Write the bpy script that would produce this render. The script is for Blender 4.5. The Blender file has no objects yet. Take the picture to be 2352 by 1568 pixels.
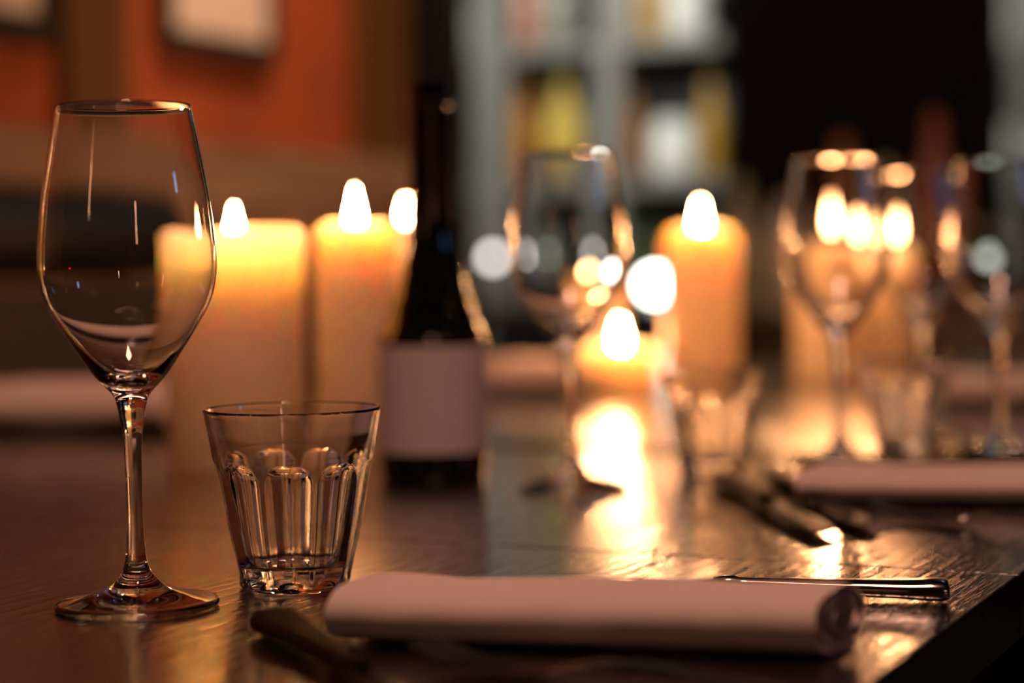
import bpy, bmesh, math, random
from mathutils import Vector, Matrix, noise
random.seed(7)
S = bpy.context.scene
COL = S.collection
R = math.radians
TZ = 0.75                      # height of the table tops

# ------------------------------------------------------------------ camera
cd = bpy.data.cameras.new('camera')
cam = bpy.data.objects.new('camera', cd)
COL.objects.link(cam)
FPX = 4600.0
CH = TZ + 0.158
cd.sensor_width = 36.0
cd.lens = FPX / 2352 * 36.0
CM = Matrix.Translation((0, 0, CH)) @ Matrix.Rotation(R(90 - 2.415), 4, 'X') @ Matrix.Rotation(R(-0.7), 4, 'Z')
cam.matrix_world = CM
cd.clip_start = 0.05
cd.clip_end = 60
cd.dof.use_dof = True
cd.dof.focus_distance = 0.935
cd.dof.aperture_fstop = 2.9
S.camera = cam

# ------------------------------------------------------------------ colour management, world, lights
S.view_settings.view_transform = 'Standard'
S.view_settings.look = 'None'
S.view_settings.gamma = 1.0
S.view_settings.use_curve_mapping = False
S.view_settings.exposure = 0.0
S.cycles.use_denoising = True
S.cycles.max_bounces = 20
S.cycles.transmission_bounces = 16
S.cycles.glossy_bounces = 6
S.cycles.diffuse_bounces = 4
S.cycles.sample_clamp_indirect = 35
S.cycles.blur_glossy = 0.3

W = bpy.data.worlds.new('world')
S.world = W
W.use_nodes = True
W.node_tree.nodes['Background'].inputs[0].default_value = (1.0, 0.55, 0.42, 1)
W.node_tree.nodes['Background'].inputs[1].default_value = 0.0015


def lamp(name, kind, loc, power, color, target=None, size=0.1, size_y=None, angle=60, blend=0.8):
    l = bpy.data.lights.new(name, kind)
    l.energy = power
    l.color = color
    if kind == 'AREA':
        l.size = size
        if size_y:
            l.shape = 'RECTANGLE'
            l.size_y = size_y
    elif kind == 'SPOT':
        l.spot_size = R(angle)
        l.spot_blend = blend
        l.shadow_soft_size = size
    else:
        l.shadow_soft_size = size
    o = bpy.data.objects.new(name, l)
    COL.objects.link(o)
    o.location = loc
    if target is not None:
        o.rotation_euler = (Vector(target) - Vector(loc)).to_track_quat('-Z', 'Y').to_euler()
    return o


# the dining tables stand in a row; ua runs along the row, vb across it (towards the left wall)
TH = R(25.6)
UA = Vector((math.sin(TH), math.cos(TH), 0))
VB = Vector((-math.cos(TH), math.sin(TH), 0))
R0 = Vector((0.1365, 0.743, 0))


def P(a, b, z=0.0):
    v = R0 + UA * a + VB * b
    return Vector((v.x, v.y, z))


def ray(px, py):
    return CM.to_3x3() @ Vector(((px - 1176) / FPX, -(py - 784) / FPX, -1.0))


def on(px, py, z=TZ):
    """point of the horizontal plane z"""
    d = ray(px, py)
    t = (z - CH) / d.z
    return Vector((d.x * t, d.y * t, z))


def far(px, py, D):
    d = ray(px, py)
    t = D / d.y
    return Vector((d.x * t, d.y * t, CH + d.z * t))


def wallpt(px, py, a=None, b=None):
    """point of a wall standing across (a) or along (b) the row -> (a, b, z)"""
    d = ray(px, py)
    o = Vector((0, 0, CH)) - R0
    if a is not None:
        t = (a - o.dot(UA)) / d.dot(UA)
    else:
        t = (b - o.dot(VB)) / d.dot(VB)
    p = Vector((0, 0, CH)) + d * t
    q = p - R0
    return q.dot(UA), q.dot(VB), p.z


# unseen overhead fill, added to light the napkins and bottle label
lamp('overhead_fill', 'AREA', (-0.05, 0.62, 2.45), 15.0, (1.0, 0.48, 0.32), (0.1, 0.9, TZ), size=0.22)
# picture spot that washes the left wall
lamp('wall_spot', 'SPOT', P(1.95, 1.0, 2.5), 80, (1.0, 0.54, 0.32), P(2.3, 1.75, 1.5), size=0.08, angle=66, blend=1.0)
# cool service lights of the bar
lamp('bar_light', 'AREA', P(2.9, 1.9, 1.78), 19, (0.98, 1.0, 0.88), P(4.0, 1.85, 1.3), size=0.9, size_y=0.2)
lamp('bar_light_right', 'AREA', P(3.4, 0.15, 2.5), 14, (0.98, 1.0, 0.90), P(4.0, 0.3, 1.3), size=0.6, size_y=0.2)
lamp('sideboard_fill', 'SPOT', P(1.9, 0.75, 2.2), 14, (1.0, 0.9, 0.72), P(2.76, 0.70, 0.85), size=0.08, angle=34, blend=1.0)  # fill spot added so the sideboard bottles show
# unseen blue lamp at the right, added for the blue reflection on the bottle
lamp('blue_glint_light', 'AREA', (2.24, 0.74, 1.66), 0.55, (0.18, 0.45, 1.0), (-0.05, 1.43, 0.92), size=0.14, size_y=0.18)
# unseen red lamp at the right, added for the red reflection on the foil
lamp('red_glint_light', 'AREA', (1.92, 1.11, 1.046), 0.35, (1.0, 0.01, 0.03), (-0.06, 1.43, 0.95), size=0.03)


# two unseen strip lights behind the camera, added for warm glass streaks
lamp('streak_light_left', 'AREA', (-1.5, -0.7, 1.55), 0.7, (1.0, 0.46, 0.22), (-0.1, 1.0, 0.9), size=0.035, size_y=0.40)
lamp('streak_light_right', 'AREA', (0.9, -1.6, 1.5), 0.9, (1.0, 0.50, 0.30), (-0.1, 1.0, 0.9), size=0.035, size_y=0.35)


# ------------------------------------------------------------------ materials
MATS = {}


def principled(name, base, rough=0.5, metal=0.0, **kw):
    if name in MATS:
        return MATS[name]
    m = bpy.data.materials.new(name)
    m.use_nodes = True
    b = m.node_tree.nodes['Principled BSDF']
    b.inputs['Base Color'].default_value = (*base, 1)
    b.inputs['Roughness'].default_value = rough
    b.inputs['Metallic'].default_value = metal
    for k, v in kw.items():
        b.inputs[k].default_value = v
    MATS[name] = m
    return m


def add_noise_bump(m, scale=40, strength=0.1, dist=0.001, stretch=(1, 1, 1), colors=None, detail=4):
    nt = m.node_tree
    b = nt.nodes['Principled BSDF']
    tc = nt.nodes.new('ShaderNodeTexCoord')
    mp = nt.nodes.new('ShaderNodeMapping')
    mp.inputs['Scale'].default_value = stretch
    nz = nt.nodes.new('ShaderNodeTexNoise')
    nz.inputs['Scale'].default_value = scale
    nz.inputs['Detail'].default_value = detail
    bp = nt.nodes.new('ShaderNodeBump')
    bp.inputs['Strength'].default_value = strength
    bp.inputs['Distance'].default_value = dist
    nt.links.new(tc.outputs['Object'], mp.inputs[0])
    nt.links.new(mp.outputs[0], nz.inputs['Vector'])
    nt.links.new(nz.outputs['Fac'], bp.inputs['Height'])
    nt.links.new(bp.outputs[0], b.inputs['Normal'])
    if colors:
        cr = nt.nodes.new('ShaderNodeValToRGB')
        cr.color_ramp.elements[0].position = 0.35
        cr.color_ramp.elements[1].position = 0.65
        cr.color_ramp.elements[0].color = (*colors[0], 1)
        cr.color_ramp.elements[1].color = (*colors[1], 1)
        nt.links.new(nz.outputs['Fac'], cr.inputs[0])
        nt.links.new(cr.outputs[0], b.inputs['Base Color'])
    return m


def table_wood():
    m = bpy.data.materials.new('dark_oak')
    m.use_nodes = True
    nt = m.node_tree
    N, L = nt.nodes.new, nt.links.new
    b = nt.nodes['Principled BSDF']
    tc = N('ShaderNodeTexCoord')
    mp = N('ShaderNodeMapping')                    # grain runs along local x
    mp.inputs['Scale'].default_value = (1.0, 11.0, 1.0)
    n1 = N('ShaderNodeTexNoise'); n1.inputs['Scale'].default_value = 9; n1.inputs['Detail'].default_value = 8
    n1.inputs['Distortion'].default_value = 0.6
    mp2 = N('ShaderNodeMapping'); mp2.inputs['Scale'].default_value = (14, 260, 14)
    n2 = N('ShaderNodeTexNoise'); n2.inputs['Scale'].default_value = 3.0; n2.inputs['Detail'].default_value = 4
    # cathedral rings
    mp3 = N('ShaderNodeMapping'); mp3.inputs['Scale'].default_value = (1.6, 9, 1)
    wv = N('ShaderNodeTexWave'); wv.wave_type = 'RINGS'; wv.inputs['Scale'].default_value = 3.2
    wv.inputs['Distortion'].default_value = 7; wv.inputs['Detail'].default_value = 3; wv.inputs['Detail Scale'].default_value = 0.8
    for mm in (mp, mp2, mp3):
        L(tc.outputs['Object'], mm.inputs[0])
    L(mp.outputs[0], n1.inputs['Vector']); L(mp2.outputs[0], n2.inputs['Vector']); L(mp3.outputs[0], wv.inputs['Vector'])
    cr = N('ShaderNodeValToRGB')
    cr.color_ramp.elements[0].position = 0.3; cr.color_ramp.elements[0].color = (0.008, 0.0035, 0.0018, 1)
    cr.color_ramp.elements[1].position = 0.75; cr.color_ramp.elements[1].color = (0.030, 0.013, 0.006, 1)
    L(n1.outputs['Fac'], cr.inputs[0])
    # open pores: thin dark short lines
    pr = N('ShaderNodeValToRGB')
    pr.color_ramp.elements[0].position = 0.34; pr.color_ramp.elements[0].color = (0, 0, 0, 1)
    pr.color_ramp.elements[1].position = 0.46; pr.color_ramp.elements[1].color = (1, 1, 1, 1)
    L(n2.outputs['Fac'], pr.inputs[0])
    wr = N('ShaderNodeValToRGB')
    wr.color_ramp.elements[0].position = 0.0; wr.color_ramp.elements[0].color = (0.3, 0.3, 0.3, 1)
    wr.color_ramp.elements[1].position = 0.25; wr.color_ramp.elements[1].color = (1, 1, 1, 1)
    L(wv.outputs['Fac'], wr.inputs[0])
    m1 = N('ShaderNodeMix'); m1.data_type = 'RGBA'; m1.blend_type = 'MULTIPLY'; m1.inputs[0].default_value = 0.6
    L(cr.outputs[0], m1.inputs[6]); L(pr.outputs[0], m1.inputs[7])
    m2 = N('ShaderNodeMix'); m2.data_type = 'RGBA'; m2.blend_type = 'MULTIPLY'; m2.inputs[0].default_value = 0.7
    L(m1.outputs[2], m2.inputs[6]); L(wr.outputs[0], m2.inputs[7])
    L(m2.outputs[2], b.inputs['Base Color'])
    rr = N('ShaderNodeMapRange'); rr.inputs[3].default_value = 0.22; rr.inputs[4].default_value = 0.30
    L(n1.outputs['Fac'], rr.inputs[0]); L(rr.outputs[0], b.inputs['Roughness'])
    ad = N('ShaderNodeMath'); ad.operation = 'MULTIPLY_ADD'; ad.inputs[1].default_value = 0.5
    L(pr.outputs[0], ad.inputs[0]); L(wr.outputs[0], ad.inputs[2])
    bp = N('ShaderNodeBump'); bp.inputs['Strength'].default_value = 0.7; bp.inputs['Distance'].default_value = 0.00035
    L(ad.outputs[0], bp.inputs['Height']); L(bp.outputs[0], b.inputs['Normal'])
    bc = N('ShaderNodeBump'); bc.inputs['Strength'].default_value = 0.42; bc.inputs['Distance'].default_value = 0.00035
    L(ad.outputs[0], bc.inputs['Height']); L(bc.outputs[0], b.inputs['Coat Normal'])
    b.inputs['Specular IOR Level'].default_value = 0.3
    b.inputs['Coat Weight'].default_value = 1.0
    b.inputs['Coat IOR'].default_value = 1.75
    b.inputs['Coat Roughness'].default_value = 0.13
    return m


GLASS = principled('clear_glass', (1, 1, 1), 0.0, 0, **{'Transmission Weight': 1.0, 'IOR': 1.5})
DARKGLASS = principled('bottle_glass', (0.004, 0.006, 0.004), 0.06, 0, **{'Specular IOR Level': 0.6})
STEEL = add_noise_bump(principled('stainless_steel', (0.62, 0.60, 0.57), 0.16, 1.0), 200, 0.03, 0.0003)
CLOTH = add_noise_bump(principled('napkin_cloth', (0.80, 0.67, 0.63), 0.9, 0, **{'Sheen Weight': 0.2}), 900, 0.25, 0.0004)
PAPER = add_noise_bump(principled('label_paper', (0.74, 0.66, 0.70), 0.75), 300, 0.1, 0.0003)
WOOD = table_wood()
WICK = principled('charred_wick', (0.01, 0.008, 0.006), 0.9)
BLACKLEATHER = add_noise_bump(principled('black_leather', (0.010, 0.008, 0.008), 0.5), 300, 0.2, 0.001)


def wax_material(name, thin):
    m = bpy.data.materials.new(name)
    m.use_nodes = True
    nt = m.node_tree
    b = nt.nodes['Principled BSDF']
    b.inputs['Base Color'].default_value = (0.96, 0.84, 0.66, 1)
    b.inputs['Roughness'].default_value = 0.45
    b.inputs['Subsurface Weight'].default_value = 0.85
    b.inputs['Subsurface Radius'].default_value = (1.0, 0.70, 0.52)
    b.inputs['Subsurface Scale'].default_value = 0.03
    tr = nt.nodes.new('ShaderNodeBsdfTranslucent')
    tr.inputs[0].default_value = (0.98, 0.85, 0.60, 1)
    mx = nt.nodes.new('ShaderNodeMixShader')
    mx.inputs[0].default_value = thin
    nt.links.new(b.outputs[0], mx.inputs[1])
    nt.links.new(tr.outputs[0], mx.inputs[2])
    nt.links.new(mx.outputs[0], nt.nodes['Material Output'].inputs[0])
    return m


WAX = wax_material('ivory_wax', 0.27)
CLEARWAX = wax_material('translucent_wax', 0.36)


def flame_material():
    m = bpy.data.materials.new('candle_flame')
    m.use_nodes = True
    nt = m.node_tree
    N, L = nt.nodes.new, nt.links.new
    nt.nodes.remove(nt.nodes['Principled BSDF'])
    e = N('ShaderNodeEmission')
    tc = N('ShaderNodeTexCoord')
    sx = N('ShaderNodeSeparateXYZ')
    cr = N('ShaderNodeValToRGB')
    cr.color_ramp.elements[0].position = 0.0; cr.color_ramp.elements[0].color = (0.55, 0.21, 0.09, 1)
    cr.color_ramp.elements[1].position = 0.30; cr.color_ramp.elements[1].color = (1.0, 0.43, 0.17, 1)
    L(tc.outputs['Generated'], sx.inputs[0]); L(sx.outputs[2], cr.inputs[0])
    L(cr.outputs[0], e.inputs[0])
    e.inputs[1].default_value = 800
    L(e.outputs[0], nt.nodes['Material Output'].inputs[0])
    return m


FLAME = flame_material()


def emit(name, color, strength):
    m = bpy.data.materials.new(name)
    m.use_nodes = True
    nt = m.node_tree
    nt.nodes.remove(nt.nodes['Principled BSDF'])
    e = nt.nodes.new('ShaderNodeEmission')
    e.inputs[0].default_value = (*color, 1)
    e.inputs[1].default_value = strength
    nt.links.new(e.outputs[0], nt.nodes['Material Output'].inputs[0])
    return m


# ------------------------------------------------------------------ mesh helpers
def tag(o, label=None, cat=None, group=None, kind=None):
    if label: o['label'] = label
    if cat: o['category'] = cat
    if group: o['group'] = group
    if kind: o['kind'] = kind
    return o


def empty(name, loc, rz=0.0):
    o = bpy.data.objects.new(name, None)
    COL.objects.link(o)
    o.location = loc
    o.rotation_euler.z = rz
    o.empty_display_size = 0.02
    return o


def mesh_obj(name, verts, faces, mat, parent=None, loc=(0, 0, 0), rz=0.0, smooth=True, sharp=35):
    me = bpy.data.meshes.new(name)
    me.from_pydata([tuple(v) for v in verts], [], faces)
    bm = bmesh.new(); bm.from_mesh(me)
    bmesh.ops.recalc_face_normals(bm, faces=bm.faces)
    bm.to_mesh(me); bm.free()
    if smooth:
        me.shade_smooth()
        me.set_sharp_from_angle(angle=R(sharp))
    me.materials.append(mat)
    o = bpy.data.objects.new(name, me)
    COL.objects.link(o)
    o.parent = parent
    o.location = loc
    o.rotation_euler.z = rz
    return o


def lathe(prof, seg=48, close=False):
    """prof: (r, z) list; r=0 ends collapse to a point. close joins last to first"""
    V, F, rows = [], [], []
    for r, z in prof:
        if r < 1e-6:
            rows.append([len(V)]); V.append((0, 0, z))
        else:
            rows.append(list(range(len(V), len(V) + seg)))
            for i in range(seg):
                t = 2 * math.pi * i / seg
                V.append((r * math.cos(t), r * math.sin(t), z))
    n = len(rows)
    for k in range(n if close else n - 1):
        A, B = rows[k], rows[(k + 1) % n]
        for i in range(seg):
            j = (i + 1) % seg
            if len(A) == 1 and len(B) == 1:
                break
            if len(A) == 1:
                F.append((A[0], B[i], B[j]))
            elif len(B) == 1:
                F.append((A[i], A[j], B[0]))
            else:
                F.append((A[i], A[j], B[j], B[i]))
    return V, F


def spline(pts, n=6):
    """Catmull-Rom through the points"""
    out = []
    Q = [pts[0]] + list(pts) + [pts[-1]]
    for i in range(1, len(Q) - 2):
        p0, p1, p2, p3 = Q[i - 1], Q[i], Q[i + 1], Q[i + 2]
        for k in range(n):
            t = k / n
            out.append(tuple(0.5 * ((2 * p1[d]) + (-p0[d] + p2[d]) * t + (2 * p0[d] - 5 * p1[d] + 4 * p2[d] - p3[d]) * t * t
                                    + (-p0[d] + 3 * p1[d] - 3 * p2[d] + p3[d]) * t ** 3) for d in range(len(p1))))
    out.append(tuple(pts[-1]))
    return out


def box(name, a0, a1, b0, b1, z0, z1, mat, parent=None, bevel=0.0, room=True):
    """box in the room's axes (a along the tables, b across); its own origin sits at its base centre"""
    ca, cb = (a0 + a1) / 2, (b0 + b1) / 2
    bm = bmesh.new()
    bmesh.ops.create_cube(bm, size=1)
    bmesh.ops.scale(bm, vec=(a1 - a0, b1 - b0, z1 - z0), verts=bm.verts)
    bmesh.ops.translate(bm, vec=(0, 0, (z1 - z0) / 2), verts=bm.verts)
    if bevel:
        bmesh.ops.bevel(bm, geom=list(bm.edges), offset=bevel, segments=3, affect='EDGES', profile=0.5)
    me = bpy.data.meshes.new(name)
    bm.to_mesh(me); bm.free()
    if bevel:
        me.shade_flat()
    me.materials.append(mat)
    o = bpy.data.objects.new(name, me)
    COL.objects.link(o)
    if parent is None:
        o.location = P(ca, cb, z0)
        o.rotation_euler.z = math.pi / 2 - TH
    else:
        pa, pb, pz = parent['org']
        o.parent = parent
        o.location = (ca - pa, cb - pb, z0 - pz)
    return o


def room_empty(name, a, b, z=0.0):
    e = empty(name, P(a, b, z), math.pi / 2 - TH)
    e['org'] = (a, b, z)
    return e


def copy_tree(o, parent=None):
    c = o.copy()
    COL.objects.link(c)
    c.parent = parent
    for ch in list(o.children):
        copy_tree(ch, c)
    return c


# ------------------------------------------------------------------ the room
FLOORM = add_noise_bump(principled('dark_floorboards', (0.02, 0.011, 0.007), 0.45), 6, 0.2, 0.002, (1, 12, 1), ((0.012, 0.007, 0.004), (0.035, 0.018, 0.01)))
PLASTER = add_noise_bump(principled('rust_plaster', (0.34, 0.1, 0.03), 0.85), 5, 0.15, 0.002, (1, 1, 1), ((0.34, 0.080, 0.020), (0.44, 0.105, 0.028)))
BLACKWALL = add_noise_bump(principled('black_paint', (0.002, 0.0014, 0.001), 0.9, 0, **{'Specular IOR Level': 0.15}), 20, 0.1, 0.001)
PILASTER = add_noise_bump(principled('olive_brown_wood', (0.12, 0.055, 0.015), 0.6), 5, 0.2, 0.002, (8, 8, 0.6), ((0.10, 0.040, 0.008), (0.17, 0.080, 0.018)))
BOARD = add_noise_bump(principled('weathered_board', (0.20, 0.12, 0.07), 0.65), 6, 0.3, 0.002, (0.5, 8, 8), ((0.22, 0.13, 0.07), (0.40, 0.27, 0.17)))

WB = 1.75                       # the left wall
tag(box('floor', -3, 7, -3.5, 3.5, -0.05, 0.0, FLOORM), kind='structure')
tag(box('ceiling', -3, 7, -3.5, 3.5, 2.8, 2.85, BLACKWALL), kind='structure')
WEND = wallpt(925, 200, b=WB)[0]
tag(box('wall_left', -1.0, WEND, WB, WB + 0.08, 0, 2.8, PLASTER), kind='structure')
tag(box('wall_back', 4.35, 4.45, -3.5, 3.5, 0, 2.8, BLACKWALL), kind='structure')
tag(box('wall_passage', WEND, 4.35, 3.3, 3.4, 0, 2.8, BLACKWALL), kind='structure')

# pilasters on the plaster
for i, (x0, x1) in enumerate(((120, 262), (800, 905))):
    a0 = wallpt(x0, 200, b=WB)[0]; a1 = wallpt(x1, 200, b=WB)[0]
    o = box('trim_%d' % (i + 1), a0, a1, WB - 0.035, WB - 0.001, 0.9, 2.8, PILASTER, bevel=0.004)
    tag(o, kind='structure')

# panelling of horizontal boards behind the banquette
g = room_empty('wainscot', 1.4, WB - 0.002)
tag(g, 'brown wall panelling of horizontal boards behind the candles', 'panelling')
zb = 0.42
for k in range(5):
    z1 = zb + 0.138
    box('board', -0.95, WEND - 0.02, WB - 0.055, WB - 0.036, zb, z1 - 0.006, BOARD, g, bevel=0.003)
    zb = z1

# ------------------------------------------------------------------ banquette
g = room_empty('banquette', 1.2, 1.4)
tag(g, 'dark banquette bench running along the left wall', 'bench')
LEATHERB = add_noise_bump(principled('brown_leather', (0.045, 0.018, 0.012), 0.5), 200, 0.2, 0.001)
GREYB = add_noise_bump(principled('taupe_upholstery', (0.045, 0.030, 0.022), 0.8), 300, 0.2, 0.001)
box('base', -0.5, 2.86, 1.22, 1.65, 0.0, 0.36, BLACKWALL, g)
for k in range(4):
    box('seat_cushion', -0.55 + k * 0.85, -0.55 + k * 0.85 + 0.84, 1.18, 1.62, 0.361, 0.47, LEATHERB, g, bevel=0.02)
    box('back_cushion', -0.55 + k * 0.85, -0.55 + k * 0.85 + 0.84, 1.56, 1.66, 0.471, 0.87, GREYB, g, bevel=0.03)
# black bolster on top of the back cushions
a0 = wallpt(-260, 500, b=1.62)[0]; a1 = wallpt(420, 500, b=1.62)[0]
pr = [(0, -0.5)] + [(0.062 * min(1, math.sin(math.pi * min(t, 0.5)) ** 0.35) if t > 0 else 0, -0.5 + t * 0.12) for t in (0.1, 0.3, 0.5)]
L = a1 - a0
prof = [(0, 0), (0.035, 0.0), (0.055, 0.012), (0.064, 0.04), (0.066, L / 2), (0.064, L - 0.04), (0.055, L - 0.012), (0.035, L), (0, L)]
V, F = lathe(spline(prof, 4), 28)
V = [(z, y, x) for x, y, z in V]
o = mesh_obj('bolster', V, F, BLACKLEATHER, loc=P(a0, 1.62, 0.950), rz=math.pi / 2 - TH)
tag(o, 'long black bolster cushion lying along the top of the bench back', 'cushion')

# ------------------------------------------------------------------ pictures on the left wall
FRAMEM = add_noise_bump(principled('dark_frame', (0.035, 0.03, 0.022), 0.4), 30, 0.1, 0.001)
MATM = principled('cream_mount', (0.86, 0.80, 0.72), 0.8)
PRINTM = add_noise_bump(principled('faded_print', (0.5, 0.36, 0.28), 0.8), 9, 0.0, 0.001, (1, 1, 1), ((0.40, 0.26, 0.2), (0.60, 0.45, 0.33)))


def picture(x0, x1, ybot, h, label, lip=0.036):
    a0, _, z0 = wallpt(x0, ybot, b=WB - 0.03)
    a1 = wallpt(x1, ybot, b=WB - 0.03)[0]
    z0 = wallpt((x0 + x1) / 2, ybot, b=WB - 0.03)[2]
    g = room_empty('framed_picture', (a0 + a1) / 2, WB - 0.015, z0)
    tag(g, label, 'picture')
    bf, bk = WB - 0.034, WB - 0.001
    box('frame_rail', a0, a1, bf, bk, z0, z0 + lip, FRAMEM, g, bevel=0.003)
    box('frame_rail', a0, a1, bf, bk, z0 + h - lip, z0 + h, FRAMEM, g, bevel=0.003)
    box('frame_rail', a0, a0 + lip * 0.6, bf, bk, z0 + lip, z0 + h - lip, FRAMEM, g, bevel=0.003)
    box('frame_rail', a1 - lip * 0.6, a1, bf, bk, z0 + lip, z0 + h - lip, FRAMEM, g, bevel=0.003)
    box('mount', a0 + lip * 0.6, a1 - lip * 0.6, bf + 0.012, bk, z0 + lip, z0 + h - lip, MATM, g)
    w = (a1 - a0) * 0.26
    box('print', (a0 + a1) / 2 - w, (a0 + a1) / 2 + w, bf + 0.010, bf + 0.0118, z0 + h * 0.42, z0 + h * 0.8, PRINTM, g)


picture(385, 640, 132, 0.36, 'cream picture in a thin dark frame on the rust-coloured wall')
picture(-190, 125, 88, 0.36, 'pale picture with a heavy dark lower rail, cut off at the upper left corner', lip=0.045)

# ------------------------------------------------------------------ dark pillar and black backdrop towards the bar
a_p = 3.0
p0 = wallpt(1672, 200, a=a_p)[1]; p1 = wallpt(2278, 200, a=a_p)[1]
tag(box('wall_pillar', a_p, a_p + 0.1, p1, p0, 0.0, 2.8, BLACKWALL), kind='structure')
BACKDROPM = add_noise_bump(principled('black_backdrop_cloth', (0.006, 0.003, 0.0025), 0.9), 60, 0.1, 0.001)
# wavy black sheet with thickness, added to make the passage dark
ACU = WEND + 0.05

c0 = wallpt(890, 200, a=ACU)[1]; c1 = wallpt(1062, 200, a=ACU)[1]
V, F = [], []
n = 60
for i in range(n + 1):
    b = c0 + (c1 - c0) * i / n
    a = 0.028 * math.sin(i * 0.9)
    for z in (0.02, 2.78):
        V.append((a, b - c0, z)); V.append((a + 0.008, b - c0, z))
for i in range(n):
    k = i * 4
    F += [(k, k + 4, k + 6, k + 2), (k + 1, k + 3, k + 7, k + 5), (k + 2, k + 6, k + 7, k + 3), (k, k + 1, k + 5, k + 4)]
F += [(0, 2, 3, 1), (n * 4, n * 4 + 1, n * 4 + 3, n * 4 + 2)]
o = mesh_obj('backdrop', V, F, BACKDROPM, loc=P(ACU, c0, 0), rz=math.pi / 2 - TH, sharp=80)
tag(o, 'black backdrop added for the dark passage between the rust wall and the bar shelves', 'backdrop')

# ------------------------------------------------------------------ bar shelves
SHELFM = add_noise_bump(principled('grey_shelf_paint', (0.17, 0.162, 0.15), 0.5), 40, 0.1, 0.001)
BACKM = add_noise_bump(principled('smoked_back_panel', (0.012, 0.011, 0.012), 0.5), 30, 0.1, 0.001)
AS = 4.0                        # front plane of the shelves


def shelf_unit(x0, x1, ys, posts, label):
    b0 = wallpt(x0, 300, a=AS)[1]; b1 = wallpt(x1, 300, a=AS)[1]     # b0 > b1
    g = room_empty('bar_shelving', AS + 0.12, (b0 + b1) / 2)
    tag(g, label, 'shelf', 'open shelving behind the bar')
    box('back_panel', AS + 0.26, AS + 0.28, b1, b0, 0.0, 2.3, BACKM, g)
    for y in ys:
        z = wallpt((x0 + x1) / 2, y, a=AS)[2]
        box('shelf_board', AS, AS + 0.258, b1, b0, z - 0.035, z, SHELFM, g, bevel=0.003)
    for (q0, q1) in posts:
        c0 = wallpt(q0, 300, a=AS)[1]; c1 = wallpt(q1, 300, a=AS)[1]
        box('upright', AS - 0.012, AS - 0.002, c1, c0, 0.0, 2.3, SHELFM, g, bevel=0.002)
    return b0, b1


shelf_unit(1075, 1655, (-228, 92, 408, 720), ((1092, 1170), (1372, 1432)), 'grey open bar shelves crowded with bottles behind the glasses')
shelf_unit(2296, 2700, (-228, 92, 398, 720), ((2320, 2380),), 'sliver of pale bar shelving at the right edge beyond the black pillar')
ZS = {r: wallpt(1365, y, a=AS)[2] for r, y in (('top', 92), ('middle', 408), ('low', 720))}
ZR = {r: wallpt(2498, y, a=AS)[2] for r, y in (('top', 92), ('middle', 398))}


def bottle(px, row, r, h, mat, label, cap=None, kind='bottle', ZT=None, dz=0.0, da=0.09):
    b = wallpt(px, 300, a=AS + da)[1]
    z = (ZT or ZS)[row] + 0.0005
    g = empty('spirit_bottle' if kind == 'bottle' else kind, P(AS + da, b, z))
    tag(g, label, 'bottle' if kind == 'bottle' else 'jar', ('bottles and jars on the %s bar shelf' % row) + (' at the right' if ZT else ''))
    if kind == 'bottle':
        pr = [(0, 0), (r * 0.92, 0), (r, 0.006), (r, h * 0.56), (r * 0.93, h * 0.63), (r * 0.5, h * 0.72), (r * 0.34, h * 0.78), (r * 0.33, h * 0.93)]
        V, F = lathe(pr + [(0, h * 0.93)], 20)
        mesh_obj('body', V, F, mat, g, sharp=50)
        V, F = lathe([(0, h * 0.931), (r * 0.40, h * 0.931), (r * 0.40, h), (0, h)], 16)
        mesh_obj('cap', V, F, cap or BLACKWALL, g)
    else:
        pr = [(0, 0), (r * 0.9, 0), (r, 0.008), (r * 1.02, h * 0.4), (r * 0.96, h * 0.8), (r * 0.75, h * 0.88), (0, h * 0.88)]
        V, F = lathe(pr, 24)
        mesh_obj('body', V, F, mat, g, sharp=50)
        V, F = lathe([(0, h * 0.881), (r * 0.8, h * 0.881), (r * 0.8, h * 0.97), (r * 0.2, h), (0, h)], 20)
        mesh_obj('lid', V, F, cap or mat, g)
    return g


def col(name, c, rough=0.25):
    return principled(name, c, rough, 0)


WHT = col('white_ceramic', (0.80, 0.80, 0.78)); PNK = col('pink_liquor', (0.52, 0.24, 0.18)); GRY = col('grey_glass', (0.30, 0.31, 0.27))
AMB = col('amber_liquor', (0.50, 0.27, 0.03)); YEL = col('yellow_liquor', (0.72, 0.50, 0.10)); ORG = col('orange_liquor', (0.50, 0.21, 0.04))
GRN = col('green_glass', (0.07, 0.10, 0.03)); GGR = col('grey_green_glass', (0.22, 0.24, 0.18)); MAU = col('mauve_label', (0.32, 0.22, 0.24)); DKB = col('dark_brown_glass', (0.03, 0.02, 0.012))
bottle(1128, 'top', 0.055, 0.17, WHT, 'squat pale white jar at the left end of the top bar shelf', kind='storage_jar')
bottle(1215, 'top', 0.042, 0.26, PNK, 'pinkish bottle beside the white jar on the top bar shelf')
bottle(1292, 'top', 0.045, 0.27, GRY, 'grey glass bottle in the middle of the top bar shelf')
bottle(1425, 'top', 0.055, 0.19, WHT, 'bright white jar right of the middle of the top bar shelf', kind='storage_jar')
bottle(1502, 'top', 0.03, 0.27, AMB, 'slim amber bottle between the two bright jars of the top bar shelf')
bottle(1580, 'top', 0.055, 0.18, WHT, 'white jar at the right end of the top bar shelf', kind='storage_jar')
bottle(1125, 'middle', 0.045, 0.16, col('cream_green_glass', (0.50, 0.50, 0.34)), 'cream-green jar at the left end of the middle bar shelf', kind='storage_jar')
bottle(1198, 'middle', 0.042, 0.29, ORG, 'orange bottle left of the yellow one on the middle bar shelf')
bottle(1296, 'middle', 0.050, 0.28, YEL, 'broad yellow bottle in the middle of the middle bar shelf')
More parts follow.
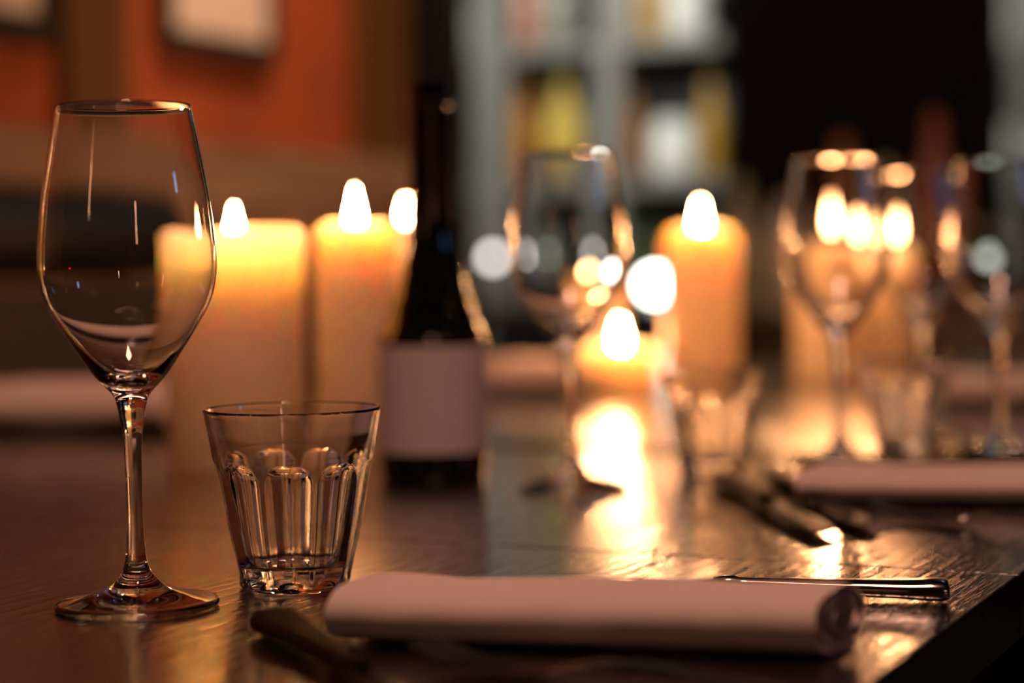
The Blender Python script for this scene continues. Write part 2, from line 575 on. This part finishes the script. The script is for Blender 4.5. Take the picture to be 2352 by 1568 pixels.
bottle(1385, 'middle', 0.033, 0.29, GRY, 'grey bottle by the centre upright of the middle bar shelf')
bottle(1452, 'middle', 0.030, 0.26, ORG, 'narrow orange bottle right of the centre upright, middle bar shelf')
bottle(1548, 'middle', 0.062, 0.15, WHT, 'round bright white pot on the middle bar shelf', kind='storage_jar', da=0.10)
bottle(1632, 'middle', 0.030, 0.27, AMB, 'amber bottle at the right end of the middle bar shelf', da=0.15)
bottle(1150, 'low', 0.045, 0.28, MAU, 'mauve bottle at the left end of the low bar shelf')
bottle(1240, 'low', 0.040, 0.27, GGR, 'grey-green bottle second from the left on the low bar shelf')
bottle(1320, 'low', 0.042, 0.28, DKB, 'dark brown bottle in the middle of the low bar shelf')
bottle(1400, 'low', 0.040, 0.27, GRY, 'grey bottle right of the dark brown one on the low bar shelf')
bottle(1480, 'low', 0.040, 0.28, GRN, 'green bottle behind the wine glass rim on the low bar shelf')
bottle(1560, 'low', 0.042, 0.28, DKB, 'dark bottle at the right part of the low bar shelf, behind the tall candle')
bottle(1630, 'low', 0.034, 0.26, GGR, 'grey-green bottle at the right end of the low bar shelf')
bottle(2345, 'top', 0.05, 0.20, WHT, 'white jar on the top shelf at the right edge of the picture', kind='storage_jar', ZT=ZR)
bottle(2342, 'middle', 0.062, 0.13, WHT, 'round white pot on the middle shelf at the right edge of the picture', kind='storage_jar', ZT=ZR, da=0.10)

# ------------------------------------------------------------------ service counter in front of the shelves, with its small lights
AC = 3.45
cz = 0.80
b0 = wallpt(1090, 700, a=AC)[1]; b1 = wallpt(2600, 700, a=AC)[1]
g = room_empty('service_counter', AC + 0.15, (b0 + b1) / 2)
tag(g, 'long dark service counter in front of the bar shelves', 'counter')
box('counter_top', AC, AC + 0.34, b1, b0, cz - 0.04, cz, principled('dark_zinc', (0.05, 0.042, 0.04), 0.35, 0.3), g, bevel=0.004)
box('counter_front', AC + 0.03, AC + 0.30, b1 + 0.02, b0 - 0.02, 0.0, cz - 0.041, BACKM, g)
BRASS = principled('dark_brass', (0.10, 0.07, 0.04), 0.4, 1.0)


def globe_lamp(px, py, r, m, label, da=0.1, A0=None):
    a = (A0 or AC) + da
    aa, b, z = wallpt(px, py, a=a)
    g = empty('globe_lamp', P(a, b, cz + 0.0005))
    tag(g, label, 'lamp', 'small white lamps beyond the tables')
    zc = max(z - cz, r + 0.012)
    V, F = lathe([(0, 0), (r * 0.9, 0), (r * 0.9, 0.006), (0.004, 0.012), (0.004, zc - r * 0.9), (r * 0.3, zc - r * 0.85), (0, zc - r * 0.85)], 20)
    mesh_obj('stand', V, F, BRASS, g)
    n = 12
    V, F = lathe([(r * math.sin(math.pi * i / n), zc - r * math.cos(math.pi * i / n)) for i in range(n + 1)], 20)
    mesh_obj('bulb', V, F, m, g)


E1 = emit('cool_bulb', (1.0, 0.92, 0.86), 7.0)
E2 = emit('bright_bulb', (0.95, 1.0, 0.9), 22.0)
E3 = emit('dim_bulb', (0.85, 0.9, 0.75), 2.6)
globe_lamp(1132, 592, 0.014, E1, 'small white lamp right beside the wine bottle')
globe_lamp(1235, 588, 0.009, E3, 'faint white lamp seen through the left side of the blurred wine glass')
globe_lamp(1393, 585, 0.010, E1, 'small white lamp seen through the right side of the blurred wine glass')
globe_lamp(1505, 665, 0.028, E2, 'large glaring white lamp left of the tall middle candle')

# ------------------------------------------------------------------ sideboard in front of the pillar
AB = 2.62
s0 = wallpt(1672, 700, a=AB)[1]; s1 = wallpt(2420, 700, a=AB)[1]
g = room_empty('sideboard', AB + 0.15, (s0 + s1) / 2)
tag(g, 'dark sideboard in front of the black pillar, behind the three flames', 'sideboard')
DKW = add_noise_bump(principled('dark_stained_wood', (0.02, 0.010, 0.006), 0.4), 6, 0.2, 0.001, (8, 1, 8))
box('top', AB, AB + 0.32, s1, s0, cz - 0.03, cz, DKW, g, bevel=0.003)
box('carcass', AB + 0.02, AB + 0.30, s1 + 0.02, s0 - 0.02, 0.0, cz - 0.031, DKW, g)
for k in range(3):
    w = (s0 - s1 - 0.04) / 3
    q = s1 + 0.02 + k * w
    box('door', AB + 0.004, AB + 0.019, q + 0.004, q + w - 0.004, 0.06, cz - 0.05, DKW, g, bevel=0.002)
globe_lamp(2262, 600, 0.017, E3, 'pale greenish white lamp at the right, beside the wine glasses', A0=AB)
for (px, r, h, m, lb) in (
        (1704, 0.034, 0.26, GGR, 'grey-green bottle right of the tall middle candle, on the sideboard'),
        (1796, 0.034, 0.22, GRY, 'grey bottle left of the group of three flames, on the sideboard'),
        (1938, 0.040, 0.33, col('brown_glass', (0.16, 0.07, 0.035)), 'brown bottle above the left flame of the three, on the sideboard'),
        (2036, 0.034, 0.28, GGR, 'grey-green bottle behind the right flame of the three, on the sideboard'),
        (2150, 0.038, 0.37, col('red_brown_glass', (0.15, 0.05, 0.03)), 'tall red-brown bottle right of the three flames, on the sideboard')):
    a = AB + 0.14
    b = wallpt(px, 620, a=a)[1]
    g = empty('sideboard_bottle', P(a, b, cz + 0.0005))
    tag(g, lb, 'bottle', 'bottles standing on the sideboard')
    V, F = lathe([(0, 0), (r * .92, 0), (r, 0.006), (r, h * .6), (r * .9, h * .68), (r * .42, h * .78), (r * .36, h * .95), (0, h * .95)], 24)
    mesh_obj('body', V, F, m, g, sharp=50)
    V, F = lathe([(0, h * .951), (r * .4, h * .951), (r * .4, h), (0, h)], 16)
    mesh_obj('cap', V, F, BLACKWALL, g)

# ------------------------------------------------------------------ tables
TW = 1.0
LEGM = principled('black_iron', (0.01, 0.009, 0.008), 0.5, 0.6)
tabs = ((-0.36, 0.2535, 'nearest dark oak table carrying the sharp wine glass and tumbler'),
        (0.2555, 0.762, 'second dark oak table, under the wine bottle and thick candle'),
        (0.790, 1.50, 'third dark oak table, beyond the dark gap'),
        (1.504, 2.22, 'farthest dark oak table carrying the back candles'))
for a0, a1, lb in tabs:
    g = room_empty('dining_table', (a0 + a1) / 2, TW / 2)
    tag(g, lb, 'table', 'oak tables pushed end to end')
    if lb.startswith('third'):
        g.rotation_euler.y = R(0.2)          # this one stands a touch out of level
    box('tabletop', a0, a1, 0.0, TW, TZ - 0.032, TZ, WOOD, g, bevel=0.0012)
    for x in (a0 + 0.05, a1 - 0.09):
        for y in (0.06, TW - 0.10):
            box('leg', x, x + 0.04, y, y + 0.04, 0.0, TZ - 0.0325, LEGM, g)

# ------------------------------------------------------------------ glassware
MM = 0.001
OUT = [(3.8, 60), (4.4, 79), (5.6, 86), (6.6, 92), (8.2, 97), (12.4, 101.8), (16.5, 106.5), (23.3, 116.5), (31.0, 128.5), (37.3, 140),
       (39.9, 151), (40.2, 161), (39.0, 176), (37.2, 191), (34.0, 209), (30.6, 227.6)]
INN = [(29.7, 227.6), (33.0, 209), (36.2, 191), (38.0, 176), (39.2, 161), (38.9, 151), (36.2, 140), (29.6, 128.5), (21.6, 117.5),
       (14.0, 109.0), (8.5, 105.2), (4.0, 103.9), (0, 103.6)]
STEM = [(4.6, 24), (3.9, 34), (3.7, 46), (3.8, 60)]
FOOT = [(0, 1.4), (10, 1.6), (25, 1.3), (33, 0.4), (35.6, 0.05), (37.0, 0.7), (37.3, 1.9), (36.2, 3.0), (32, 3.8), (24, 5.4), (16, 8.0), (10.6, 11.6), (7.6, 15.2), (5.6, 19.2), (4.6, 24)]


def mm(p):
    return [(r * MM, z * MM) for r, z in p]


def make_wine_glass():
    g = empty('wine_glass', (0, 0, 0))
    outer = spline(mm(OUT), 5)
    tip = [(30.45 * MM, 228.3 * MM), (30.15 * MM, 228.6 * MM), (29.85 * MM, 228.3 * MM)]
    inner = spline(mm(INN), 5)
    V, F = lathe(outer + tip + inner, 96)
    mesh_obj('bowl', V, F, GLASS, g, sharp=80)
    V, F = lathe(spline(mm(STEM), 5), 96)
    mesh_obj('stem', V, F, GLASS, g, sharp=80)
    V, F = lathe(spline(mm(FOOT), 5), 96)
    mesh_obj('foot', V, F, GLASS, g, sharp=80)
    # lathe surfaces are open at the joins, so point the normals outwards by hand
    for o in g.children:
        fix_open_normals(o)
    return g


def fix_open_normals(o):
    """one closed-solid orientation for an open lathe: the outermost face must look away from the axis"""
    me = o.data
    best = max(me.polygons, key=lambda p: Vector((p.center.x, p.center.y, 0)).length)
    c = Vector((best.center.x, best.center.y, 0))
    if best.normal.dot(c) < 0:
        me.flip_normals()
        me.update()


def picardie_profile(z):
    pts = [(25.5, 0), (26.6, 1.2), (27.2, 5), (28.6, 11), (31.0, 21), (33.2, 31), (35.6, 45), (37.7, 58), (38.9, 64), (40.2, 72), (41.8, 80), (42.8, 86)]
    for (r0, z0), (r1, z1) in zip(pts, pts[1:]):
        if z <= z1:
            t = (z - z0) / (z1 - z0)
            return r0 + (r1 - r0) * t
    return pts[-1][0]


def make_tumbler():
    seg = 9 * 28
    zs = [0, 0.5, 1.2, 2.5, 4, 6, 7.5] + [9 + i * 1.5 for i in range(28)] + [51 + i * 0.6 for i in range(25)] + [67, 69, 71, 73, 75, 77, 79, 81, 83, 84.6]
    rows = []
    for z in zs:
        Rz = picardie_profile(z)
        row = []
        for i in range(seg):
            t = 2 * math.pi * i / seg
            ph = ((t + math.pi / 9) % (2 * math.pi / 9)) - math.pi / 9      # -20..20 deg from the facet's middle
            # facets end upwards in an arch and downwards in a small scallop
            zr = z
            k = 0.944
            if zr > 52:
                u = min(1.0, (zr - 52) / 10.0)
                k = 0.944 + (1.03 - 0.944) * (1 - math.sqrt(max(0, 1 - u * u)))
            if zr < 7.5:
                u = min(1.0, (7.5 - zr) / 5.5)
                k = 0.944 + (1.02 - 0.944) * u * u
            r = min(Rz, Rz * k / math.cos(ph) * (1.0 - 0.010 * math.cos(ph * 9)) if k < 1.0 else Rz)
            row.append((r, t, z))
        rows.append(row)
    # rounded rim
    top = [(42.95, 85.5), (42.6, 86.3), (41.9, 86.5), (41.2, 86.1), (40.9, 85.2)]
    inner = [(39.9, 80), (38.3, 72), (36.2, 62), (34.2, 52), (31.6, 40), (29.2, 28), (27.2, 19), (25.6, 13.5), (23.2, 11.2), (18, 10.4), (9, 10.1)]
    for r, z in top + spline([top[-1]] + inner, 3)[1:]:
        rows.append([(r, 2 * math.pi * i / seg, z) for i in range(seg)])
    V, F = [], []
    for row in rows:
        V += [(r * MM * math.cos(t), r * MM * math.sin(t), z * MM) for r, t, z in row]
    for k in range(len(rows) - 1):
        for i in range(seg):
            j = (i + 1) % seg
            F.append((k * seg + i, k * seg + j, (k + 1) * seg + j, (k + 1) * seg + i))
    # inner floor
    V.append((0, 0, 10.0 * MM)); c = len(V) - 1
    k = len(rows) - 1
    F += [(k * seg + i, k * seg + (i + 1) % seg, c) for i in range(seg)]
    # underside, slightly hollow
    und = [(23.5, 0.0), (21.5, 1.2), (12, 1.8)]
    base = 0
    for r, z in und:
        s0 = len(V)
        V += [(r * MM * math.cos(2 * math.pi * i / seg), r * MM * math.sin(2 * math.pi * i / seg), z * MM) for i in range(seg)]
        F += [(base + (i + 1) % seg, base + i, s0 + i, s0 + (i + 1) % seg) for i in range(seg)]
        base = s0
    V.append((0, 0, 1.9 * MM)); c = len(V) - 1
    F += [(base + (i + 1) % seg, base + i, c) for i in range(seg)]
    return mesh_obj('tumbler', V, F, GLASS, None, sharp=24)


EPS = 0.0002
wg = make_wine_glass()
wines = [((316, 1393), 'sharp wine glass in the left foreground, in focus'),
         ((1315, 1120), 'blurred wine glass behind the folded napkin, right of the bottle'),
         ((1930, 1066), 'blurred wine glass whose stem stands left of the far right tumbler'),
         ((2295, 1040), 'rightmost blurred wine glass, half cut by the right edge'),
         ((2118, 985), 'blurred wine glass right of the three flames, behind the far right tumbler')]
for i, ((x, y), lb) in enumerate(wines):
    o = wg if i == 0 else copy_tree(wg)
    o.location = on(x, y, TZ + EPS)
    if i == 0: o.rotation_euler.y = R(-0.5)
    tag(o, lb, 'wine glass', 'stemmed wine glasses on the tables')

tb = make_tumbler()
tums = [((678, 1344), 1.0, 'sharp faceted glass tumbler in the foreground beside the wine glass'),
        ((1635, 1085), 0.86, 'blurred faceted tumbler in front of the tall middle candle'),
        ((2080, 1036), 0.86, 'blurred faceted tumbler at the far right between two wine glasses')]
for i, ((x, y), s, lb) in enumerate(tums):
    o = tb if i == 0 else tb.copy()
    if i: COL.objects.link(o)
    o.location = on(x, y, TZ + EPS)
    o.scale = (s, s, s)
    # one facet faces the camera
    o.rotation_euler.z = math.atan2(-o.location.y, -o.location.x) - R(4) + i * 0.3
    tag(o, lb, 'tumbler', 'faceted tumblers on the tables')

# ------------------------------------------------------------------ wine bottle
bp_ = on(997, 1092, TZ + EPS)
g = empty('wine_bottle', bp_)
tag(g, 'dark wine bottle with a blank pale label in the middle of the tables', 'bottle')
prof = [(0, 0.004), (0.030, 0.003), (0.036, 0.0), (0.0385, 0.004), (0.039, 0.012), (0.039, 0.05), (0.039, 0.094), (0.037, 0.103), (0.0318, 0.115), (0.0262, 0.136),
        (0.0200, 0.160), (0.0162, 0.182), (0.0146, 0.205), (0.0140, 0.24), (0.0138, 0.266), (0.0152, 0.268), (0.0152, 0.276), (0.0138, 0.278), (0.0136, 0.284), (0.0, 0.284)]
V, F = lathe(prof[:5] + spline(prof[5:14], 6) + prof[14:], 64)
mesh_obj('glass_body', V, F, DARKGLASS, g, sharp=50)
V, F = lathe([(0.01635, 0.186), (0.01485, 0.207), (0.01455, 0.2675), (0.0158, 0.2685), (0.0158, 0.2765), (0.0145, 0.2785), (0.0143, 0.2848), (0, 0.2848)], 48)
mesh_obj('foil_capsule', V, F, principled('black_foil', (0.10, 0.07, 0.07), 0.12, 1.0), g, sharp=50)
# label: a curved sheet of real thickness round most of the front
V, F = [], []
n = 48
ang0 = math.atan2(-bp_.y, -bp_.x)
for i in range(n + 1):
    t = ang0 + R(-115 + 230 * i / n)
    for z in (0.019, 0.0955):
        for rr in (0.03905, 0.03935):
            V.append((rr * math.cos(t), rr * math.sin(t), z))
for i in range(n):
    k = i * 4
    F += [(k + 1, k + 5, k + 7, k + 3), (k, k + 2, k + 6, k + 4), (k + 2, k + 3, k + 7, k + 6), (k, k + 4, k + 5, k + 1)]
F += [(0, 1, 3, 2), (n * 4, n * 4 + 2, n * 4 + 3, n * 4 + 1)]
mesh_obj('paper_label', V, F, PAPER, g, sharp=50)

# ------------------------------------------------------------------ candles
CANDLES = 'lit wax candles on the tables'


def candle(px, D, r, ytop, yflame, label, well=0.022, fl=0.030, fw=0.0055, name='pillar_candle', wr=None, lean=0.0, rnd=None, wax=None):
    base = far(px, 900, D)
    base.z = TZ + EPS
    top = far(px, ytop, D).z - TZ
    fz = far(px, yflame, D).z - TZ                       # middle of the flame
    g = empty(name, base)
    tag(g, label, 'candle', CANDLES)
    wr = wr or r * 0.82
    pool = top - well
    rnd = rnd or min(0.006, r * 0.15)
    wr = min(wr, r - rnd * 0.7)
    prof = [(0, 0), (r * 0.97, 0), (r, 0.003), (r, top * 0.5), *[(r - rnd * 0.8 + rnd * 0.8 * math.cos(t), top - rnd + rnd * math.sin(t)) for t in (0, 0.35, 0.7, 1.05, 1.4)], (wr, top - rnd * 0.05),
            (wr * 0.93, top - well * 0.5), (wr * 0.82, pool + well * 0.12), (wr * 0.6, pool), (0, pool - 0.001)]
    seg = 56
    V, F = lathe(prof, seg)
    # the burnt rim is uneven
    VV = []
    sd = random.random() * 50
    for x, y, z in V:
        if z > top * 0.8 and abs(x) + abs(y) > 1e-5:
            a = math.atan2(y, x)
            z += (noise.noise(Vector((math.cos(a) * 1.3, math.sin(a) * 1.3, sd)))) * min(0.006, well * 0.2) * (z - top * 0.8) / (top * 0.2)
        VV.append((x, y, z))
    mesh_obj('wax', VV, F, wax or CLEARWAX, g, sharp=60)
    wk = max(pool, fz - fl * 0.5 - 0.008)
    V, F = lathe([(0, pool - 0.003), (0.0009, pool - 0.003), (0.0009, fz - fl * 0.36), (0, fz - fl * 0.35)], 8)
    w = mesh_obj('wick', V, F, WICK, g)
    pf = [(0, 0), (0.45, 0.04), (0.85, 0.14), (1.0, 0.27), (0.90, 0.42), (0.62, 0.60), (0.34, 0.77), (0.13, 0.91), (0, 1.0)]
    z0 = fz - fl * 0.5
    V, F = lathe([(a * fw, z0 + b * fl) for a, b in spline(pf, 3)], 20)
    V = [(x + lean * fl * ((z - z0) / fl) ** 2, y, z) for x, y, z in V]
    f = mesh_obj('flame', V, F, FLAME, g, sharp=80)
    return g


candle(545, 1.53, 0.052, 528, 520, 'thick pillar candle glowing at its top, behind the sharp wine glass', well=0.038, fl=0.032, fw=0.005, wr=0.047, wax=WAX)
candle(822, 1.60, 0.033, 512, 480, 'slim tall candle between the thick candle and the bottle', well=0.008, fl=0.034, fw=0.005, rnd=0.014)
candle(938, 1.95, 0.030, 535, 484, 'candle almost hidden behind the bottle neck', well=0.006, fl=0.022, fw=0.004)
candle(1612, 2.22, 0.042, 522, 505, 'tall middle candle behind the blurred tumbler', well=0.012, fl=0.040, fw=0.0055, rnd=0.020)
candle(1425, 2.29, 0.046, 795, 768, 'squat brightly lit candle right of the blurred wine glass stem', well=0.016, fl=0.034, fw=0.006, rnd=0.010, wr=0.038)
candle(1372, 2.80, 0.040, 652, 634, 'low candle seen through the bowl of the blurred wine glass', well=0.006, fl=0.020, fw=0.005)
candle(1908, 2.50, 0.045, 560, 492, 'left candle of the group of three flames on the right', well=0.006, fl=0.044, fw=0.006, rnd=0.018)
candle(1990, 2.85, 0.030, 570, 515, 'middle candle of the three on the right, behind the others', well=0.006, fl=0.036, fw=0.006)
candle(2045, 2.58, 0.034, 570, 515, 'right candle of the group of three flames on the right', well=0.006, fl=0.038, fw=0.006, rnd=0.014)

# ------------------------------------------------------------------ napkins: flattened rolls of cloth
def make_napkin(name, length, width, thick, seed, wraps=2.4, tail=False):
    """spiral cross-section (y, z) swept along x; real cloth thickness"""
    n = 150
    t_cl = 0.0016
    path = []
    for i in range(n + 1):
        s = i / n
        ang = math.pi * 1.62 - 2 * math.pi * wraps * (1 - s)
        k = 1 - 0.24 * wraps * (1 - s)                # shrinks inwards
        k = max(k, 0.18)
        y = math.copysign(abs(math.cos(ang)) ** 0.9, math.cos(ang)) * width / 2 * k
        z = math.copysign(abs(math.sin(ang)) ** 0.85, math.sin(ang)) * thick / 2 * k
        path.append(Vector((y, z)))
    if tail:
        e = path[-1]
        for i in range(1, 7):
            path.append(Vector((e.x - 0.003 * i, max(-thick / 2 + 0.0002, e.y - 0.0012 * i))))
    V, F = [], []
    nx = 40
    m = len(path)
    for ix in range(nx + 1):
        x = length * (ix / nx - 0.5)
        for j, p in enumerate(path):
            d = (path[min(j + 1, m - 1)] - path[max(j - 1, 0)]).normalized()
            nn = Vector((-d.y, d.x)) * t_cl / 2
            sag = 0.0016 * noise.noise(Vector((x * 14 + seed, p.x * 18, 0.3))) + 0.0009 * noise.noise(Vector((x * 50, p.x * 40, seed)))
            f = max(0.0, min(1.0, (p.y + thick / 2) / (thick * 0.4)))
            # the two ends are cut on the slant and bulge a little
            xo = x + (0.45 - 0.2 * ix / nx) * p.x + 0.004 * noise.noise(Vector((p.x * 60, p.y * 60, seed + ix / nx * 3))) * abs(ix / nx - 0.5) * 2
            for sg in (1, -1):
                q = p + nn * sg
                V.append((xo, q.x, q.y + thick / 2 + sag * f + 0.0012))
    row = m * 2
    for ix in range(nx):
        for j in range(m - 1):
            a, b = ix * row + j * 2, (ix + 1) * row + j * 2
            F.append((a, a + 2, b + 2, b))
            F.append((a + 1, b + 1, b + 3, a + 3))
        for j in (0, m - 1):
            a, b = ix * row + j * 2, (ix + 1) * row + j * 2
            F.append((a, b, b + 1, a + 1))
    for ix in (0, nx):
        for j in range(m - 1):
            a = ix * row + j * 2
            F.append((a, a + 1, a + 3, a + 2))
    zm = min(v[2] for v in V)
    V = [(x, y, z - zm) for x, y, z in V]
    return mesh_obj(name, V, F, CLOTH, None, sharp=60)


NAP = 'rolled cloth napkins at the place settings'
nk = make_napkin('napkin', 0.194, 0.064, 0.026, 2.1)
nk.location = on(1385, 1476, TZ + EPS)
nk.rotation_euler.z = R(-13)
tag(nk, 'pale rolled napkin in the right foreground, the one nearest the camera', 'napkin', NAP)
for (x, y, s, rz, lb) in ((2285, 1146, 1.12, -14, 'blurred pale napkin beyond the foreground napkin, at the right'),
                          (2420, 930, 1.1, -14, 'farthest right pale napkin, cut by the right edge'),
                          (110, 985, 1.45, -6, 'pale napkin at the left, behind the stem of the sharp wine glass'),
                          (1215, 900, 1.3, -18, 'pale napkin between the bottle and the squat candle')):
    o = nk.copy(); COL.objects.link(o)
    o.location = on(x, y, TZ + EPS)
    o.scale = (s, s * 1.3, s * (0.75 if x == 2285 else 1.25))
    o.rotation_euler.z = R(rz)
    tag(o, lb, 'napkin', NAP)

# ------------------------------------------------------------------ cutlery
def loft(rings):
    """rings: list of lists of 3-D points, same count; closed solid"""
    V, F = [], []
    m = len(rings[0])
    for r in rings: V += r
    for k in range(len(rings) - 1):
        for i in range(m):
            j = (i + 1) % m
            F.append((k * m + i, k * m + j, (k + 1) * m + j, (k + 1) * m + i))
    F.append(tuple(range(m))[::-1])
    F.append(tuple(range((len(rings) - 1) * m, len(rings) * m)))
    return V, F


def ring(x, w, t, zc, m=16, p=2.0, yc=0.0):
    out = []
    for i in range(m):
        a = 2 * math.pi * i / m
        c, s = math.cos(a), math.sin(a)
        out.append((x, yc + w / 2 * math.copysign(abs(c) ** (2 / p), c), zc + t / 2 * math.copysign(abs(s) ** (2 / p), s)))
    return out


def make_knife():
    g = empty('table_knife', (0, 0, 0))
    # handle along +x from 0 to 0.105, blade along -x
    H = [(0.0, 0.0075, 0.0065), (0.004, 0.0105, 0.0082), (0.009, 0.0110, 0.0086), (0.012, 0.0085, 0.0068), (0.016, 0.0092, 0.0068), (0.04, 0.0120, 0.0070),
         (0.07, 0.0165, 0.0078), (0.088, 0.0195, 0.0086), (0.094, 0.0200, 0.0092), (0.098, 0.0195, 0.0098), (0.1035, 0.0205, 0.0100), (0.106, 0.0190, 0.0086), (0.107, 0.012, 0.005)]
    V, F = loft([ring(x, w, t, 0.0052, p=2.6) for x, w, t in H])
    mesh_obj('handle', V, F, STEEL, g, sharp=50)
    B = [(-0.0005, 0.0072, 0.0060), (-0.006, 0.0090, 0.0045), (-0.012, 0.0150, 0.0026), (-0.03, 0.0185, 0.0022), (-0.08, 0.0200, 0.0019), (-0.105, 0.0185, 0.0016), (-0.118, 0.0125, 0.0013), (-0.124, 0.004, 0.0010)]
    V, F = loft([ring(x, w, t, 0.0040, p=2.0, yc=(0.020 - w) * 0.35) for x, w, t in B])
    mesh_obj('blade', V, F, STEEL, g, sharp=50)
    return g


def make_fork():
    g = empty('table_fork', (0, 0, 0))
    # tips at x = 0, handle to +x
    H = [(0.063, 0.021, 0.0022, 0.0046), (0.070, 0.012, 0.0028, 0.0064), (0.080, 0.0068, 0.0034, 0.0085), (0.10, 0.0060, 0.0036, 0.0092), (0.13, 0.0082, 0.0034, 0.0075),
         (0.165, 0.0130, 0.0030, 0.0045), (0.190, 0.0175, 0.0030, 0.0028), (0.200, 0.0150, 0.0028, 0.0022), (0.205, 0.006, 0.002, 0.0020)]
    V, F = loft([ring(x, w, t, z, p=2.3) for x, w, t, z in H])
    mesh_obj('handle', V, F, STEEL, g, sharp=50)
    for k in range(4):
        y = (k - 1.5) * 0.0062
        T = [(0.000, 0.0012, 0.0012, 0.0100), (0.006, 0.0022, 0.0018, 0.0078), (0.02, 0.0030, 0.0020, 0.0044), (0.038, 0.0034, 0.0021, 0.0030), (0.050, 0.0046, 0.0022, 0.0034), (0.0635, 0.0052, 0.0022, 0.0046)]
        V, F = loft([ring(x, w, t, z, m=10, yc=y * (0.92 + x * 1.2)) for x, w, t, z in T])
        mesh_obj('tine', V, F, STEEL, g, sharp=50)
    return g


kn = make_knife()
kn.location = on(1640, 1366, TZ + EPS)
kn.rotation_euler.z = R(-13)
tag(kn, 'silver table knife lying right behind the foreground napkin', 'knife', 'table knives')


def turned(o, loc, rz):
    o.location = loc
    o.rotation_euler.z = rz
    return o


def heading(p, q):
    return math.atan2(q.y - p.y, q.x - p.x)


fk = make_fork()
p, q = on(968, 1525), on(1900, 1640)
turned(fk, on(968, 1528, TZ + EPS), heading(p, q))
tag(fk, 'fork whose tine tips catch the light in the shadow below the foreground napkin', 'fork', 'table forks')
SHADED_STEEL = principled('shaded_cutlery_steel', (0.03, 0.025, 0.02), 0.5, 1.0)  # steel darkened in its colour so these knives read as silhouettes
for (x0, y0, x1, y1, lb) in ((626, 1452, 880, 1606, 'blurred dark knife lying at an angle left of the foreground napkin'),
                             (1662, 1120, 1850, 1212, 'left one of the two blurred knives lying near the far right napkin'),
                             (1786, 1108, 2000, 1222, 'right one of the two blurred knives, touching the left end of the far right napkin')):
    o = copy_tree(kn)                # these lie with the handle end pointing away from the camera
    h = heading(on(x0, y0), on(x1, y1))
    for c in o.children:
        c.data = c.data.copy(); c.data.materials[0] = SHADED_STEEL
    sc = 0.9 if x0 == 622 else 1.1
    o.scale = (sc, sc, sc)
    turned(o, on(x0, y0, TZ + EPS) + Vector((math.cos(h), math.sin(h), 0)) * 0.107 * sc, h + math.pi)
    tag(o, lb, 'knife', 'table knives')
o = copy_tree(fk)
turned(o, on(2000, 1188, TZ + EPS), heading(on(2000, 1188), on(2420, 1222)))
tag(o, 'blurred fork lying along the near side of the far right napkin', 'fork', 'table forks')
